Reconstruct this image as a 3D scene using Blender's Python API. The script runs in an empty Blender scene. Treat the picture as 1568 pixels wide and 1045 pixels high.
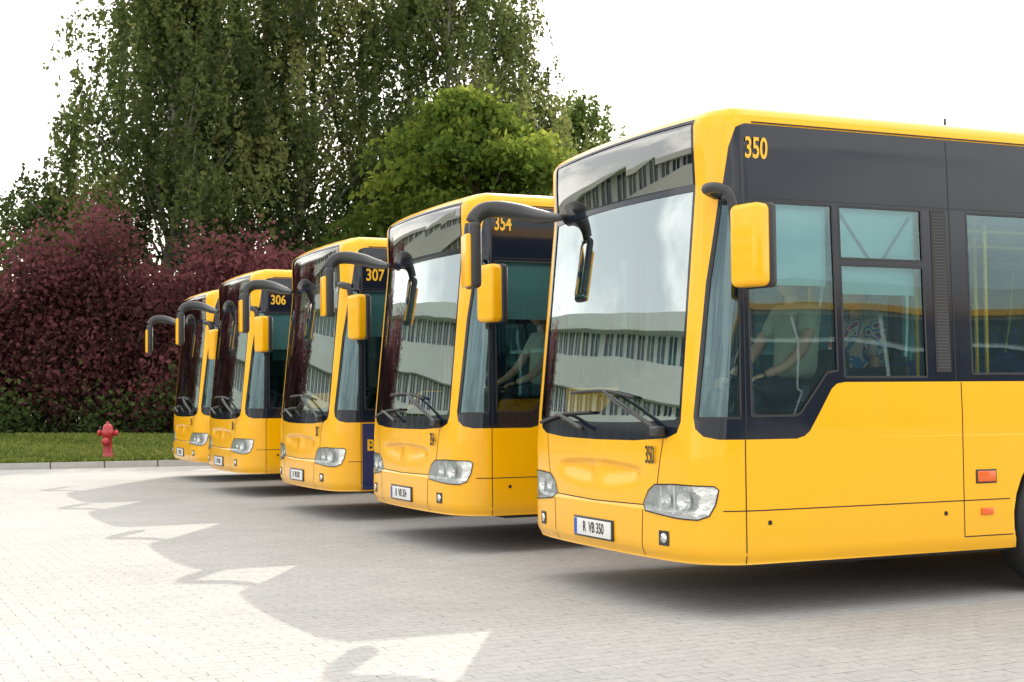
import bpy, bmesh, math, random
import numpy as np
from mathutils import Vector, Matrix, geometry
random.seed(4); rng=np.random.default_rng(7)
S=bpy.context.scene
COL=S.collection
# ------------------------------------------------------------ materials
def newmat(n):
    m=bpy.data.materials.new(n); m.use_nodes=True
    return m,m.node_tree,m.node_tree.nodes['Principled BSDF']
def pmat(n,col,rough=.5,metal=0,coat=0,var=.06,vscale=3.0,bump=0,spec=.5,emit=None):
    m,t,b=newmat(n)
    b.inputs['Roughness'].default_value=rough; b.inputs['Metallic'].default_value=metal
    b.inputs['Coat Weight'].default_value=coat; b.inputs['Coat Roughness'].default_value=.04
    b.inputs['Specular IOR Level'].default_value=spec
    tc=t.nodes.new('ShaderNodeTexCoord'); nz=t.nodes.new('ShaderNodeTexNoise')
    nz.inputs['Scale'].default_value=vscale; nz.inputs['Detail'].default_value=4
    t.links.new(tc.outputs['Object'],nz.inputs['Vector'])
    mx=t.nodes.new('ShaderNodeMix'); mx.data_type='RGBA'
    mx.inputs[6].default_value=(*[c*(1-var) for c in col],1)
    mx.inputs[7].default_value=(*[min(1,c*(1+var)) for c in col],1)
    t.links.new(nz.outputs['Fac'],mx.inputs[0]); t.links.new(mx.outputs[2],b.inputs['Base Color'])
    if bump:
        bp=t.nodes.new('ShaderNodeBump'); bp.inputs['Strength'].default_value=bump; bp.inputs['Distance'].default_value=.02
        t.links.new(nz.outputs['Fac'],bp.inputs['Height']); t.links.new(bp.outputs[0],b.inputs['Normal'])
    return m
M={}
def yellow_paint():
    m,t,b=newmat('yellow_paint')
    b.inputs['Roughness'].default_value=.27; b.inputs['Coat Weight'].default_value=.40; b.inputs['Coat Roughness'].default_value=.03; b.inputs['Specular IOR Level'].default_value=.35
    tc=t.nodes.new('ShaderNodeTexCoord'); sp=t.nodes.new('ShaderNodeSeparateXYZ'); t.links.new(tc.outputs['Object'],sp.inputs[0])
    nz=t.nodes.new('ShaderNodeTexNoise'); nz.inputs['Scale'].default_value=2.2; nz.inputs['Detail'].default_value=6
    t.links.new(tc.outputs['Object'],nz.inputs['Vector'])
    mr=t.nodes.new('ShaderNodeMapRange'); mr.inputs[1].default_value=.3; mr.inputs[2].default_value=.75; mr.inputs[3].default_value=.6; mr.inputs[4].default_value=0
    t.links.new(sp.outputs[2],mr.inputs[0])
    mu=t.nodes.new('ShaderNodeMath'); mu.operation='MULTIPLY'; t.links.new(mr.outputs[0],mu.inputs[0]); t.links.new(nz.outputs['Fac'],mu.inputs[1])
    mx=t.nodes.new('ShaderNodeMix'); mx.data_type='RGBA'
    mx.inputs[6].default_value=(.95,.465,.0,1); mx.inputs[7].default_value=(.66,.38,.04,1)
    t.links.new(mu.outputs[0],mx.inputs[0]); t.links.new(mx.outputs[2],b.inputs['Base Color'])
    n2=t.nodes.new('ShaderNodeTexNoise'); n2.inputs['Scale'].default_value=1.6; t.links.new(tc.outputs['Object'],n2.inputs['Vector'])
    bp=t.nodes.new('ShaderNodeBump'); bp.inputs['Strength'].default_value=.2; bp.inputs['Distance'].default_value=.03
    t.links.new(n2.outputs['Fac'],bp.inputs['Height']); t.links.new(bp.outputs[0],b.inputs['Normal']); 
    return m
def glass(n,tint,ior=1.9,base=.2,top=1.0,gc=(.85,.96,.98)):
    m=bpy.data.materials.new(n); m.use_nodes=True; t=m.node_tree; t.nodes.clear()
    o=t.nodes.new('ShaderNodeOutputMaterial'); mx=t.nodes.new('ShaderNodeMixShader')
    tr=t.nodes.new('ShaderNodeBsdfTransparent'); tr.inputs[0].default_value=(*tint,1)
    gl=t.nodes.new('ShaderNodeBsdfGlossy'); gl.inputs['Roughness'].default_value=0.0; gl.inputs[0].default_value=(*gc,1)
    fr=t.nodes.new('ShaderNodeFresnel'); fr.inputs[0].default_value=ior
    mr=t.nodes.new('ShaderNodeMapRange'); mr.inputs[3].default_value=base; mr.inputs[4].default_value=top; t.links.new(fr.outputs[0],mr.inputs[0])
    tc=t.nodes.new('ShaderNodeTexCoord'); nz=t.nodes.new('ShaderNodeTexNoise'); nz.inputs['Scale'].default_value=1.1; nz.inputs['Detail'].default_value=1
    bp=t.nodes.new('ShaderNodeBump'); bp.inputs['Strength'].default_value=.17; bp.inputs['Distance'].default_value=.02
    t.links.new(tc.outputs['Object'],nz.inputs['Vector']); t.links.new(nz.outputs['Fac'],bp.inputs['Height']); t.links.new(bp.outputs[0],gl.inputs['Normal'])
    t.links.new(mr.outputs[0],mx.inputs[0]); t.links.new(tr.outputs[0],mx.inputs[1]); t.links.new(gl.outputs[0],mx.inputs[2]); t.links.new(mx.outputs[0],o.inputs[0])
    return m
def leafmat(n,c1,c2,c3,trans=.4):
    m=bpy.data.materials.new(n); m.use_nodes=True; t=m.node_tree; t.nodes.clear()
    o=t.nodes.new('ShaderNodeOutputMaterial'); mx=t.nodes.new('ShaderNodeMixShader'); mx.inputs[0].default_value=trans
    d=t.nodes.new('ShaderNodeBsdfDiffuse'); tr=t.nodes.new('ShaderNodeBsdfTranslucent')
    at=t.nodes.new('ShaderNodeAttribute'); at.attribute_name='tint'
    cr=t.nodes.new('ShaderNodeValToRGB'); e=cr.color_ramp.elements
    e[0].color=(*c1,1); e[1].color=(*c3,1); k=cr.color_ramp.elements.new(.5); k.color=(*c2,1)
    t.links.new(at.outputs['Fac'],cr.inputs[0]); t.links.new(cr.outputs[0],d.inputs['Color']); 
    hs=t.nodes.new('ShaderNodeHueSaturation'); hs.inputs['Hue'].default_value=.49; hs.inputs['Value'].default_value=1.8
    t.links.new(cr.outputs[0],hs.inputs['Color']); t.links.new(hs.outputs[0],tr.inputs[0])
    t.links.new(d.outputs[0],mx.inputs[1]); t.links.new(tr.outputs[0],mx.inputs[2]); t.links.new(mx.outputs[0],o.inputs[0])
    return m
M['yellow']=yellow_paint()
M['black']=pmat('black_gloss_panel',(.010,.014,.024),.08,0,.08,spec=.38)
M['seam']=pmat('panel_gap',(.02,.015,.01),.8)
M['rubber']=pmat('black_rubber',(.02,.02,.021),.55,bump=.1,vscale=40)
M['plastic']=pmat('black_plastic',(.025,.026,.028),.38,bump=.05,vscale=60)
M['vent']=pmat('vent_grey',(.07,.07,.075),.6)
M['lining']=pmat('grey_lining',(.22,.24,.24),.7)
M['ceil']=pmat('ceiling_panel',(.60,.70,.70),.6)
M['blind']=pmat('blind_fabric',(.40,.60,.60),.8,var=.12,vscale=4)
M['dash']=pmat('dashboard',(.05,.055,.06),.6)
M['seat']=pmat('seat_fabric',(.03,.09,.24),.85,var=.5,vscale=25)
M['pole']=pmat('yellow_pole',(.85,.5,.03),.3)
M['chrome']=pmat('reflector',(.85,.85,.85),.12,1,var=.1,vscale=8)
M['reflback']=pmat('reflector_back',(.82,.82,.81),.2,.7,var=.2,vscale=14,bump=.7)
M['white']=pmat('white_plastic',(.75,.75,.74),.5)
M['plateblue']=pmat('plate_blue',(.02,.08,.45),.4)
M['text']=pmat('dark_lettering',(.03,.025,.02),.5)
M['ytext']=pmat('yellow_lettering',(.9,.5,.03),.4)
M['amber']=pmat('amber_lens',(.80,.13,.01),.15,0,.5)
M['red']=pmat('hydrant_red',(.42,.03,.035),.45,0,.2,var=.25,vscale=9,bump=.1)
M['blue']=pmat('dark_blue_paint',(.012,.03,.13),.25,0,.5)
M['steel']=pmat('wheel_steel',(.4,.4,.4),.4,.7,var=.2)
M['glassS']=glass('side_glass',(.62,.80,.80),1.5,.085,1.0,(.66,.92,.97))
M['glassF']=glass('windscreen_glass',(.70,.82,.80),1.9,.31,1.0,(.86,.96,.98))
M['glassQ']=glass('quarter_glass',(.58,.80,.80),1.6,.08,1.0,(.62,.88,.94))
M['glassC']=glass('lamp_lens',(.97,.98,.98),1.3,.06)
M['glassD']=glass('sign_glass',(.26,.27,.28),1.6,.24,1.0,(.9,.9,.88))
M['mirror']=pmat('mirror_glass',(.85,.87,.88),.02,1,var=.01)
M['skin']=pmat('skin',(.60,.34,.23),.5,var=.08)
M['hair']=pmat('hair',(.06,.04,.025),.7,var=.3,vscale=60)
M['shirt']=pmat('olive_shirt',(.42,.43,.32),.85,var=.15,bump=.4,vscale=14)
M['trouser']=pmat('trousers',(.03,.035,.05),.85)
def paisley():
    m,t,b=newmat('paisley_dress'); b.inputs['Roughness'].default_value=.85
    tc=t.nodes.new('ShaderNodeTexCoord'); v=t.nodes.new('ShaderNodeTexVoronoi'); v.inputs['Scale'].default_value=10
    nz=t.nodes.new('ShaderNodeTexNoise'); nz.inputs['Scale'].default_value=5
    ad=t.nodes.new('ShaderNodeVectorMath'); ad.operation='MULTIPLY_ADD'; ad.inputs[1].default_value=(.25,.25,.25)
    t.links.new(tc.outputs['Object'],nz.inputs['Vector']); t.links.new(nz.outputs['Color'],ad.inputs[0]); t.links.new(tc.outputs['Object'],ad.inputs[2]); t.links.new(ad.outputs[0],v.inputs['Vector'])
    cr=t.nodes.new('ShaderNodeValToRGB'); cr.color_ramp.interpolation='CONSTANT'; e=cr.color_ramp.elements
    e[0].color=(.05,.07,.38,1); e[1].position=.62; e[1].color=(.65,.48,.38,1)
    for p,c in ((.2,(.65,.10,.09,1)),(.32,(.78,.68,.55,1)),(.45,(.05,.22,.42,1))):
        k=e.new(p); k.color=c
    t.links.new(v.outputs['Distance'],cr.inputs[0]); t.links.new(cr.outputs[0],b.inputs['Base Color']); return m
M['paisley']=paisley()
M['bark']=pmat('bark',(.12,.10,.08),.9,var=.4,vscale=8,bump=.6)
M['birchbark']=pmat('birch_bark',(.30,.28,.25),.85,var=.6,vscale=5,bump=.4)
M['birch']=leafmat('birch_leaves',(.045,.066,.026),(.095,.125,.042),(.19,.21,.075),.48)
M['maple']=leafmat('maple_leaves',(.06,.095,.020),(.125,.175,.030),(.23,.27,.05),.50)
M['green']=leafmat('shrub_leaves',(.06,.095,.03),(.11,.16,.045),(.18,.22,.07),.45)
M['purple']=leafmat('purple_leaves',(.046,.030,.024),(.120,.044,.050),(.21,.080,.086),.42)
M['hedgegreen']=leafmat('hedge_leaves',(.02,.032,.014),(.045,.07,.025),(.09,.12,.04),.35)
M['grassb']=leafmat('grass_blades',(.08,.11,.025),(.14,.18,.04),(.24,.26,.08),.3)
# ------------------------------------------------------------ helpers
def obj(name,data,mat=None,parent=None):
    o=bpy.data.objects.new(name,data); COL.objects.link(o)
    if mat is not None and hasattr(data,'materials') and len(data.materials)==0: data.materials.append(mat)
    if parent: o.parent=parent
    return o
def empty(name,loc=(0,0,0)):
    e=bpy.data.objects.new(name,None); COL.objects.link(e); e.location=loc; e.empty_display_size=.3; return e
def mesh_pd(name,v,f,smooth=False):
    m=bpy.data.meshes.new(name); m.from_pydata([tuple(a) for a in v],[],f); m.validate()
    if smooth: m.polygons.foreach_set('use_smooth',[True]*len(m.polygons))
    return m
def bm_mesh(bm,name,smooth=False):
    m=bpy.data.meshes.new(name); bm.to_mesh(m); bm.free()
    if smooth: m.polygons.foreach_set('use_smooth',[True]*len(m.polygons))
    return m
def rbox(name,c,size,bev=.01,rot=(0,0,0),seg=3):
    bm=bmesh.new(); bmesh.ops.create_cube(bm,size=1)
    for v in bm.verts: v.co=Vector((v.co.x*size[0],v.co.y*size[1],v.co.z*size[2]))
    if bev: bmesh.ops.bevel(bm,geom=bm.edges[:],offset=bev,segments=seg,profile=.5,affect='EDGES')
    from mathutils import Euler
    R=Euler(rot).to_matrix()
    for v in bm.verts: v.co=R@v.co+Vector(c)
    return bm_mesh(bm,name,bev>0)
def addbox(bm,c,size,ang=0):
    r=bmesh.ops.create_cube(bm,size=1)
    ca,sa=math.cos(ang),math.sin(ang)
    for v in r['verts']:
        x,y,z=v.co.x*size[0],v.co.y*size[1],v.co.z*size[2]
        v.co=Vector((c[0]+x*ca-y*sa,c[1]+x*sa+y*ca,c[2]+z))
def tube_mesh(name,pts,rad,n=10,flat=1.0):
    P=[Vector(p) for p in pts]; R=rad if isinstance(rad,(list,tuple)) else [rad]*len(P)
    Q=[];RR=[]
    for i in range(len(P)-1):
        p0=P[max(i-1,0)];p1=P[i];p2=P[i+1];p3=P[min(i+2,len(P)-1)]
        k=6 if len(P)>2 else 1
        for j in range(k):
            t=j/k
            Q.append(.5*((2*p1)+(-p0+p2)*t+(2*p0-5*p1+4*p2-p3)*t*t+(-p0+3*p1-3*p2+p3)*t**3)); RR.append(R[i]*(1-t)+R[i+1]*t)
    Q.append(P[-1]);RR.append(R[-1])
    v=[];f=[]
    for i,q in enumerate(Q):
        d=(Q[min(i+1,len(Q)-1)]-Q[max(i-1,0)]).normalized()
        a=d.cross(Vector((0,0,1)) if abs(d.z)<.95 else Vector((1,0,0))).normalized(); b=d.cross(a)
        for k in range(n):
            an=2*math.pi*k/n; v.append(q+a*math.cos(an)*RR[i]+b*math.sin(an)*RR[i]*flat)
    for i in range(len(Q)-1):
        for k in range(n):
            f.append((i*n+k,i*n+(k+1)%n,(i+1)*n+(k+1)%n,(i+1)*n+k))
    f.append(tuple(range(n))[::-1]); f.append(tuple((len(Q)-1)*n+k for k in range(n)))
    return mesh_pd(name,v,f,True)
def lathe(name,prof,axis='Z',n=32,c=(0,0,0)):
    v=[];f=[]
    for r,h in prof:
        for k in range(n):
            a=2*math.pi*k/n
            if axis=='Z': p=(c[0]+r*math.cos(a),c[1]+r*math.sin(a),c[2]+h)
            elif axis=='Y': p=(c[0]+r*math.cos(a),c[1]+h,c[2]+r*math.sin(a))
            else: p=(c[0]+h,c[1]+r*math.cos(a),c[2]+r*math.sin(a))
            v.append(p)
    for i in range(len(prof)-1):
        for k in range(n): f.append((i*n+k,i*n+(k+1)%n,(i+1)*n+(k+1)%n,(i+1)*n+k))
    return mesh_pd(name,v,f,True)
# ------------------------------------------------------------ bus skin
XC=.42; HW=1.275; LEN=12.0; TOP=3.10; BOT=.32
hx=[];hy=[]
for i in range(40):
    y=1.02*i/39; hx.append(.06*(y/1.02)**2.4); hy.append(y)
P0=(.06,1.02);P1=(.082,1.15);P2=(.23,1.275);P3=(.42,1.275)
for i in range(1,33):
    t=i/32; a=(1-t)**3;b=3*t*(1-t)**2;c=3*t*t*(1-t);d=t**3
    hx.append(a*P0[0]+b*P1[0]+c*P2[0]+d*P3[0]); hy.append(a*P0[1]+b*P1[1]+c*P2[1]+d*P3[1])
hx=np.array(hx);hy=np.array(hy)
L=np.concatenate([[0],np.cumsum(np.hypot(np.diff(hx),np.diff(hy)))]); LH=float(L[-1])
tx=np.gradient(hx,L);ty=np.gradient(hy,L); nn=np.hypot(tx,ty); NX=-ty/nn; NY=tx/nn; NX[0]=-1;NY[0]=0;NX[-1]=0;NY[-1]=1
def sy(y):
    c=float(np.interp(abs(y),hy,L)); return c-LH if y<0 else -c-LH
def sx(x):
    return x-XC if x>=XC else float(np.interp(x,hx,L))-LH
def mir(s): return -2*LH-s
ZL=[.28,.32,.40,.95,1.08,2.57,2.62,2.99,3.10]; XL=[.03,.015,0,0,.008,.102,.102,.076,.10]
ZI=[.28,.32,.38,1.2,2.85,2.97,3.02,3.05,3.075,3.09,3.10]; II=[.03,.02,0,0,.055,.065,.078,.10,.135,.18,.25]
def sst(v): v=max(0,min(1,v)); return v*v*(3-2*v)
def relief(y,z):
    a=abs(y); r=0
    top=.915-.035*(a/.55)**2; bot=.70+.05*(a/.55)**2
    r-=.032*sst((.60-a)/.10)*sst((top-z)/.025)*sst((z-bot)/.16)*(1-.45*sst((.12-a)/.08))
    r+=.018*sst((.645-z)/.02)*sst((1.15-a)/.3)
    return r
def surf(s,z,off=0.0):
    if s>=0: x,y,nx,ny=XC+s,-HW,0,-1
    elif s<=-2*LH: x,y,nx,ny=XC-(s+2*LH),HW,0,1
    else:
        c=s+LH; sg=-1 if c>0 else 1; c=abs(c)
        x=float(np.interp(c,L,hx));y=sg*float(np.interp(c,L,hy)); nx=float(np.interp(c,L,NX)); ny=sg*float(np.interp(c,L,NY))
        m=math.hypot(nx,ny); nx/=m;ny/=m
    o=off-float(np.interp(z,ZI,II))
    if -2*LH<s<0 and z<1.0: o+=relief(y,z)
    w=sst((.42-x)/.34)
    return Vector((x+float(np.interp(z,ZL,XL))*w+nx*o, y+ny*o, z))
SL=sorted(set([round(-2*LH-.02+i*.045,4) for i in range(int((2*LH+.06)/.045)+1)]))
ZLn=[.34,.38,.42,.48,.54,.60,.62,.63,.64,.65,.67]+[.70+.02*i for i in range(13)]+[1.0,1.1,1.2,1.4,1.6,1.8,2.0,2.2,2.4,2.57,2.62,2.75,2.85,2.9,2.97,2.99,3.005,3.02,3.035,3.05,3.062,3.075,3.083,3.09,3.095]
def panel(name,outer,holes=(),off=0.0,cap=False):
    loops=[outer]+list(holes); flat=[p for l in loops for p in l]
    tris=geometry.tessellate_polygon([[Vector((a,b,0)) for a,b in l] for l in loops])
    bm=bmesh.new(); vs=[bm.verts.new((a,b,0)) for a,b in flat]
    for t in tris:
        try: bm.faces.new([vs[i] for i in t])
        except Exception: pass
    s0=min(p[0] for p in flat); s1=max(p[0] for p in flat); z0=min(p[1] for p in flat); z1=max(p[1] for p in flat)
    for s in SL:
        if s0<s<s1: bmesh.ops.bisect_plane(bm,geom=bm.verts[:]+bm.edges[:]+bm.faces[:],plane_co=(s,0,0),plane_no=(1,0,0),dist=1e-5)
    for z in ZLn:
        if z0<z<z1: bmesh.ops.bisect_plane(bm,geom=bm.verts[:]+bm.edges[:]+bm.faces[:],plane_co=(0,z,0),plane_no=(0,1,0),dist=1e-5)
    uv=[(v.co.x,v.co.y) for v in bm.verts]
    bm.normal_update()
    for f in bm.faces:
        if f.normal.z<0: f.normal_flip()
    def mk(nm,of):
        b2=bm.copy()
        for v,(a,b) in zip(b2.verts,uv): v.co=surf(a,b,of)
        return bm_mesh(b2,nm,True)
    r=mk(name,off)
    if cap: r=(r,mk(name+'_inner',off-.05))
    bm.free(); return r
def ring(name,poly,o1,o2):
    v=[];f=[];P=[]
    n=len(poly)
    for i in range(n):
        a=poly[i];b=poly[(i+1)%n]; k=max(1,int(math.hypot(a[0]-b[0],a[1]-b[1])/.04))
        for j in range(k): P.append((a[0]+(b[0]-a[0])*j/k,a[1]+(b[1]-a[1])*j/k))
    n=len(P)
    for p in P: v.append(surf(*p,o1))
    for p in P: v.append(surf(*p,o2))
    for i in range(n): f.append((i,(i+1)%n,n+(i+1)%n,n+i))
    return mesh_pd(name,v,f)
def strips(name,lines,w,off):
    v=[];f=[]
    for pts in lines:
        Q=[]
        for i in range(len(pts)-1):
            a=pts[i];b=pts[i+1];k=max(1,int(math.hypot(a[0]-b[0],a[1]-b[1])/.04))
            for j in range(k): Q.append((a[0]+(b[0]-a[0])*j/k,a[1]+(b[1]-a[1])*j/k))
        Q.append(pts[-1])
        base=len(v)
        for i,q in enumerate(Q):
            p=Q[max(i-1,0)];r=Q[min(i+1,len(Q)-1)]; dx,dz=r[0]-p[0],r[1]-p[1]; m=math.hypot(dx,dz); nx,nz=-dz/m*w/2,dx/m*w/2
            v.append(surf(q[0]+nx,q[1]+nz,off)); v.append(surf(q[0]-nx,q[1]-nz,off))
        for i in range(len(Q)-1): f.append((base+2*i,base+2*i+1,base+2*i+3,base+2*i+2))
    return mesh_pd(name,v,f)
def arch(xa,near):
    out=[]
    for i in range(19):
        a=math.radians(198.75-217.5*i/18)
        x=xa+.56*math.cos(a); z=.50+.56*math.sin(a)
        if i in(0,18): z=BOT
        out.append((x,z))
    if near: return [(sx(x),z) for x,z in out]
    return [(mir(sx(x)),z) for x,z in out][::-1]
WX=2.95; WR=8.8
outer=[(mir(sx(LEN)),BOT)]+arch(WR,False)+arch(WX,False)+[(sy(0),BOT)]+arch(WX,True)+arch(WR,True)+[(sx(LEN),BOT),(sx(LEN),TOP),(sy(0),TOP),(mir(sx(LEN)),TOP)]
NB=[(sy(-1.083),1.20),(sy(-1.098),1.125),(sx(.12),1.08),(sx(.19),1.062),(sx(.70),1.06),(sx(.76),1.075),(sx(.80),1.105),(sx(.97),1.36),(sx(1.01),1.39),(sx(1.07),1.40),(sx(11.75),1.40),(sx(11.75),2.965),(sx(.40),2.965),(sx(.31),2.94),(sx(.23),2.82),(sy(-1.165),2.5),(sy(-1.115),2.0)]
FBo=[(sy(-.985),1.17),(sy(-.95),1.10),(sy(-.85),1.065),(sy(-.5),1.045),(sy(0),1.04),(sy(.5),1.045),(sy(.85),1.065),(sy(.95),1.10),(sy(.985),1.17),(sy(.975),3.02),(sy(0),3.03),(sy(-.975),3.02)]
HL=[(sy(-.61),.655),(sy(-.66),.615),(sy(-.98),.588),(sx(.10),.585),(sx(.145),.61),(sx(.175),.68),(sx(.19),.765),(sx(.17),.785),(sy(-.95),.79),(sy(-.74),.78),(sy(-.67),.74)]
mirp=lambda P:[(mir(a),b) for a,b in P][::-1]
ym,yi=panel('body_shell',outer,[NB,FBo,mirp(NB),HL,mirp(HL)],0,True)
Wn=[[(sy(-1.105),1.19),(sx(.31),1.19),(sx(.31),2.50),(sx(.16),2.50),(sy(-1.135),2.0)],
    [(sx(.385),1.20),(sx(.70),1.20),(sx(.735),1.215),(sx(.94),1.46),(sx(1.02),1.47),(sx(1.02),2.49),(sx(.385),2.49)],
    [(sx(1.07),1.43),(sx(1.71),1.43),(sx(1.71),2.125),(sx(1.07),2.125)],
    [(sx(1.07),2.165),(sx(1.71),2.165),(sx(1.71),2.49),(sx(1.07),2.49)]]
for a,b in ((2.08,3.48),(3.56,4.96),(5.04,6.44),(6.52,7.92),(8.0,9.4),(9.48,11.3)):
    Wn.append([(sx(a),1.45),(sx(b),1.45),(sx(b),2.49),(sx(a),2.49)])
Wf=[[(sy(-.962),1.22),(sy(-.93),1.18),(sy(-.5),1.16),(sy(0),1.155),(sy(.5),1.16),(sy(.93),1.18),(sy(.962),1.22),(sy(.955),2.575),(sy(0),2.585),(sy(-.955),2.575)],
    [(sy(-.955),2.62),(sy(0),2.63),(sy(.955),2.62),(sy(.95),3.0),(sy(0),3.01),(sy(-.95),3.0)]]
bn,bni=panel('side_black_panel',NB,Wn,0,True)
bf,bfi=panel('far_side_black_panel',mirp(NB),[mirp(w) for w in Wn],0,True)
ff,ffi=panel('windscreen_surround',FBo,Wf,0,True)
parts=[('body_shell',ym,'yellow'),('shell_lining',yi,'lining'),('side_trim',bn,'black'),('side_trim_lining',bni,'dash'),('offside_trim',bf,'black'),('offside_trim_lining',bfi,'dash'),('windscreen_frame',ff,'black'),('windscreen_frame_lining',ffi,'dash')]
parts.append(('windscreen',panel('windscreen',Wf[0],(),-.006),'glassF'))
parts.append(('destination_glass',panel('destination_glass',Wf[1],(),-.006),'glassD'))
for i,w in enumerate(Wn):
    mt='glassQ' if i==0 else 'glassS'
    parts.append((f'side_window_{i+1}',panel('sw',w,(),-.006),mt))
    parts.append((f'offside_window_{i+1}',panel('ow',mirp(w),(),-.006),mt))
# roof, rear
ss=[mir(sx(LEN)),mir(sx(6))]+SL+[sx(6),sx(LEN)]
rv=[surf(s,TOP) for s in ss]; n=len(rv)
rv2=[Vector((max(.6,v.x),v.y*.6,TOP+.03)) for v in rv]
rf=[(i,i+1,n+i+1,n+i) for i in range(n-1)]+[tuple(range(n,2*n))]
parts.append(('roof',mesh_pd('roof',rv+rv2,rf),'yellow'))
zz=[BOT,.38,1.2,2.85,2.97,3.02,3.05,3.075,3.09,3.10]
bv=[surf(sx(LEN),z) for z in zz]+[surf(mir(sx(LEN)),z) for z in zz][::-1]
parts.append(('rear_wall',mesh_pd('rear',bv,[tuple(range(len(bv)))]),'yellow'))
parts.append(('rear_window',rbox('rw',(12.01,0,2.0),(.03,2.0,.9),.01),'black'))
# headlights
for nm,P in (('headlight',HL),('offside_headlight',mirp(HL))):
    parts.append((nm+'_bowl',panel('hb',P,(),-.06),'reflback'))
    parts.append((nm+'_rim',ring('hr',P,.0,-.06),'white'))
    parts.append((nm+'_lens',panel('hl',P,(),.004),'glassC'))
    parts.append((nm+'_gasket',strips('hg',[P+[P[0]]],.008,.006),'seam'))
for sg in(-1,1):
    parts.append((f'headlamp_divider_{sg}',strips('hd',[[(sy(sg*.90),.61),(sy(sg*.885),.775)]],.018,-.03),'white'))
    parts.append((f'headlamp_divider_b_{sg}',strips('hd',[[(sy(sg*.765),.62),(sy(sg*.75),.77)]],.012,-.03),'white'))
    for yy,rr in ((.825,.048),(1.0,.066)):
        s=sy(sg*yy); p=surf(s,.69,-.05); q=surf(s,.69,0); d=(q-p).normalized()
        mm=lathe('lamp',[(0,.0),(rr*.35,.004),(rr*.7,.012),(rr,.034)],'X',24)
        mm.transform(Matrix.Translation(p)@d.to_track_quat('X','Z').to_matrix().to_4x4())
        parts.append((f'headlamp_reflector_{sg}_{yy}',mm,'reflback'))
        mm=lathe('bulb',[(0,.03),(.012,.028),(.014,.0)],'X',12); mm.transform(Matrix.Translation(p)@d.to_track_quat('X','Z').to_matrix().to_4x4())
        parts.append((f'bulb_{sg}_{yy}',mm,'chrome'))
    parts.append((f'fog_recess_{sg}',strips('fr',[[(sy(sg*.80),.46),(sy(sg*.90),.46)]],.09,.004),'plastic'))
    mm=lathe('fog',[(0,.012),(.025,.010),(.03,.004)],'X',20); mm.transform(Matrix.Translation(surf(sy(sg*.85),.46,.002))@d.to_track_quat('X','Z').to_matrix().to_4x4())
    parts.append((f'fog_lamp_{sg}',mm,'chrome'))
# seams
A=[]
for f in (lambda s:s, mir):
    A+= [[(f(sx(.21)),.64),(f(sx(2.36)),.64)],[(f(sx(.34)),.325),(f(sx(.34)),1.06)],[(f(sx(1.98)),.41),(f(sx(1.98)),1.395)],[(f(sx(1.98)),.41),(f(sx(2.38)),.41)],
         [(f(sx(3.54)),.64),(f(sx(8.2)),.64)],[(f(sx(3.9)),.33),(f(sx(3.9)),1.39)],[(f(sx(5.4)),.33),(f(sx(5.4)),.64)],[(f(sx(6.9)),.33),(f(sx(6.9)),1.39)],
         [(f(sy(-.61)),.335),(f(sy(-.625)),.62)],[(f(sy(-.76)),.785),(f(sy(-.82)),1.06)]]
A.append([(sy(-.61),.648),(sy(0),.64),(sy(.61),.648)])
parts.append(('panel_gaps',strips('gaps',A,.007,.0015),'seam'))
B=[]
for f in (lambda s:s, mir):
    B+=[[(f(sx(.345)),1.07),(f(sx(.345)),2.95)],[(f(sx(1.94)),1.41),(f(sx(1.94)),2.95)],[(f(sx(.36)),2.515),(f(sx(11.7)),2.515)]]
parts.append(('trim_gaps',strips('tg',B,.006,.002),'rubber'))
parts.append(('window_gaskets',strips('wg',[w+[w[0]] for w in Wn+[mirp(w) for w in Wn]],.014,.001),'rubber'))
parts.append(('roof_gutter',strips('gut',[[(sx(.45),2.975),(sx(11.8),2.975)],[(mir(sx(.45)),2.975),(mir(sx(11.8)),2.975)]],.010,.008),'seam'))
g=[]
for i in range(50):
    z=1.49+i*.0200; g.append([(sx(1.80),z),(sx(1.89),z)])
parts.append(('air_vent',strips('vent',g,.006,.006),'vent'))
parts.append(('air_vent_base',strips('ventb',[[(sx(1.845),1.46),(sx(1.845),2.50)]],.12,.003),'rubber'))
for x in(.50,1.83):
    v=[( x+.015*math.cos(a*.4),-HW-.003,.565+.015*math.sin(a*.4)) for a in range(16)]
    parts.append((f'flap_lock_{x}',mesh_pd('lock',v,[tuple(range(16))]),'seam'))
parts.append(('side_indicator',rbox('si',(2.165,-HW-.004,.79),(.15,.016,.07),.006),'amber'))
parts.append(('side_indicator_frame',rbox('sif',(2.165,-HW-.001,.79),(.17,.012,.09),.005),'plastic'))
parts.append(('side_reflector',rbox('sr',(2.165,-HW-.004,.565),(.10,.014,.045),.005),'amber'))
# plate
px=surf(sy(0),.46).x
parts.append(('number_plate_holder',rbox('ph',(px-.004,0,.455),(.014,.55,.135),.004),'plastic'))
parts.append(('number_plate',rbox('pl',(px-.014,0,.455),(.006,.52,.11),.002),'white'))
parts.append(('plate_band',rbox('plb',(px-.0178,.238,.455),(.002,.04,.104),0),'plateblue'))
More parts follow.
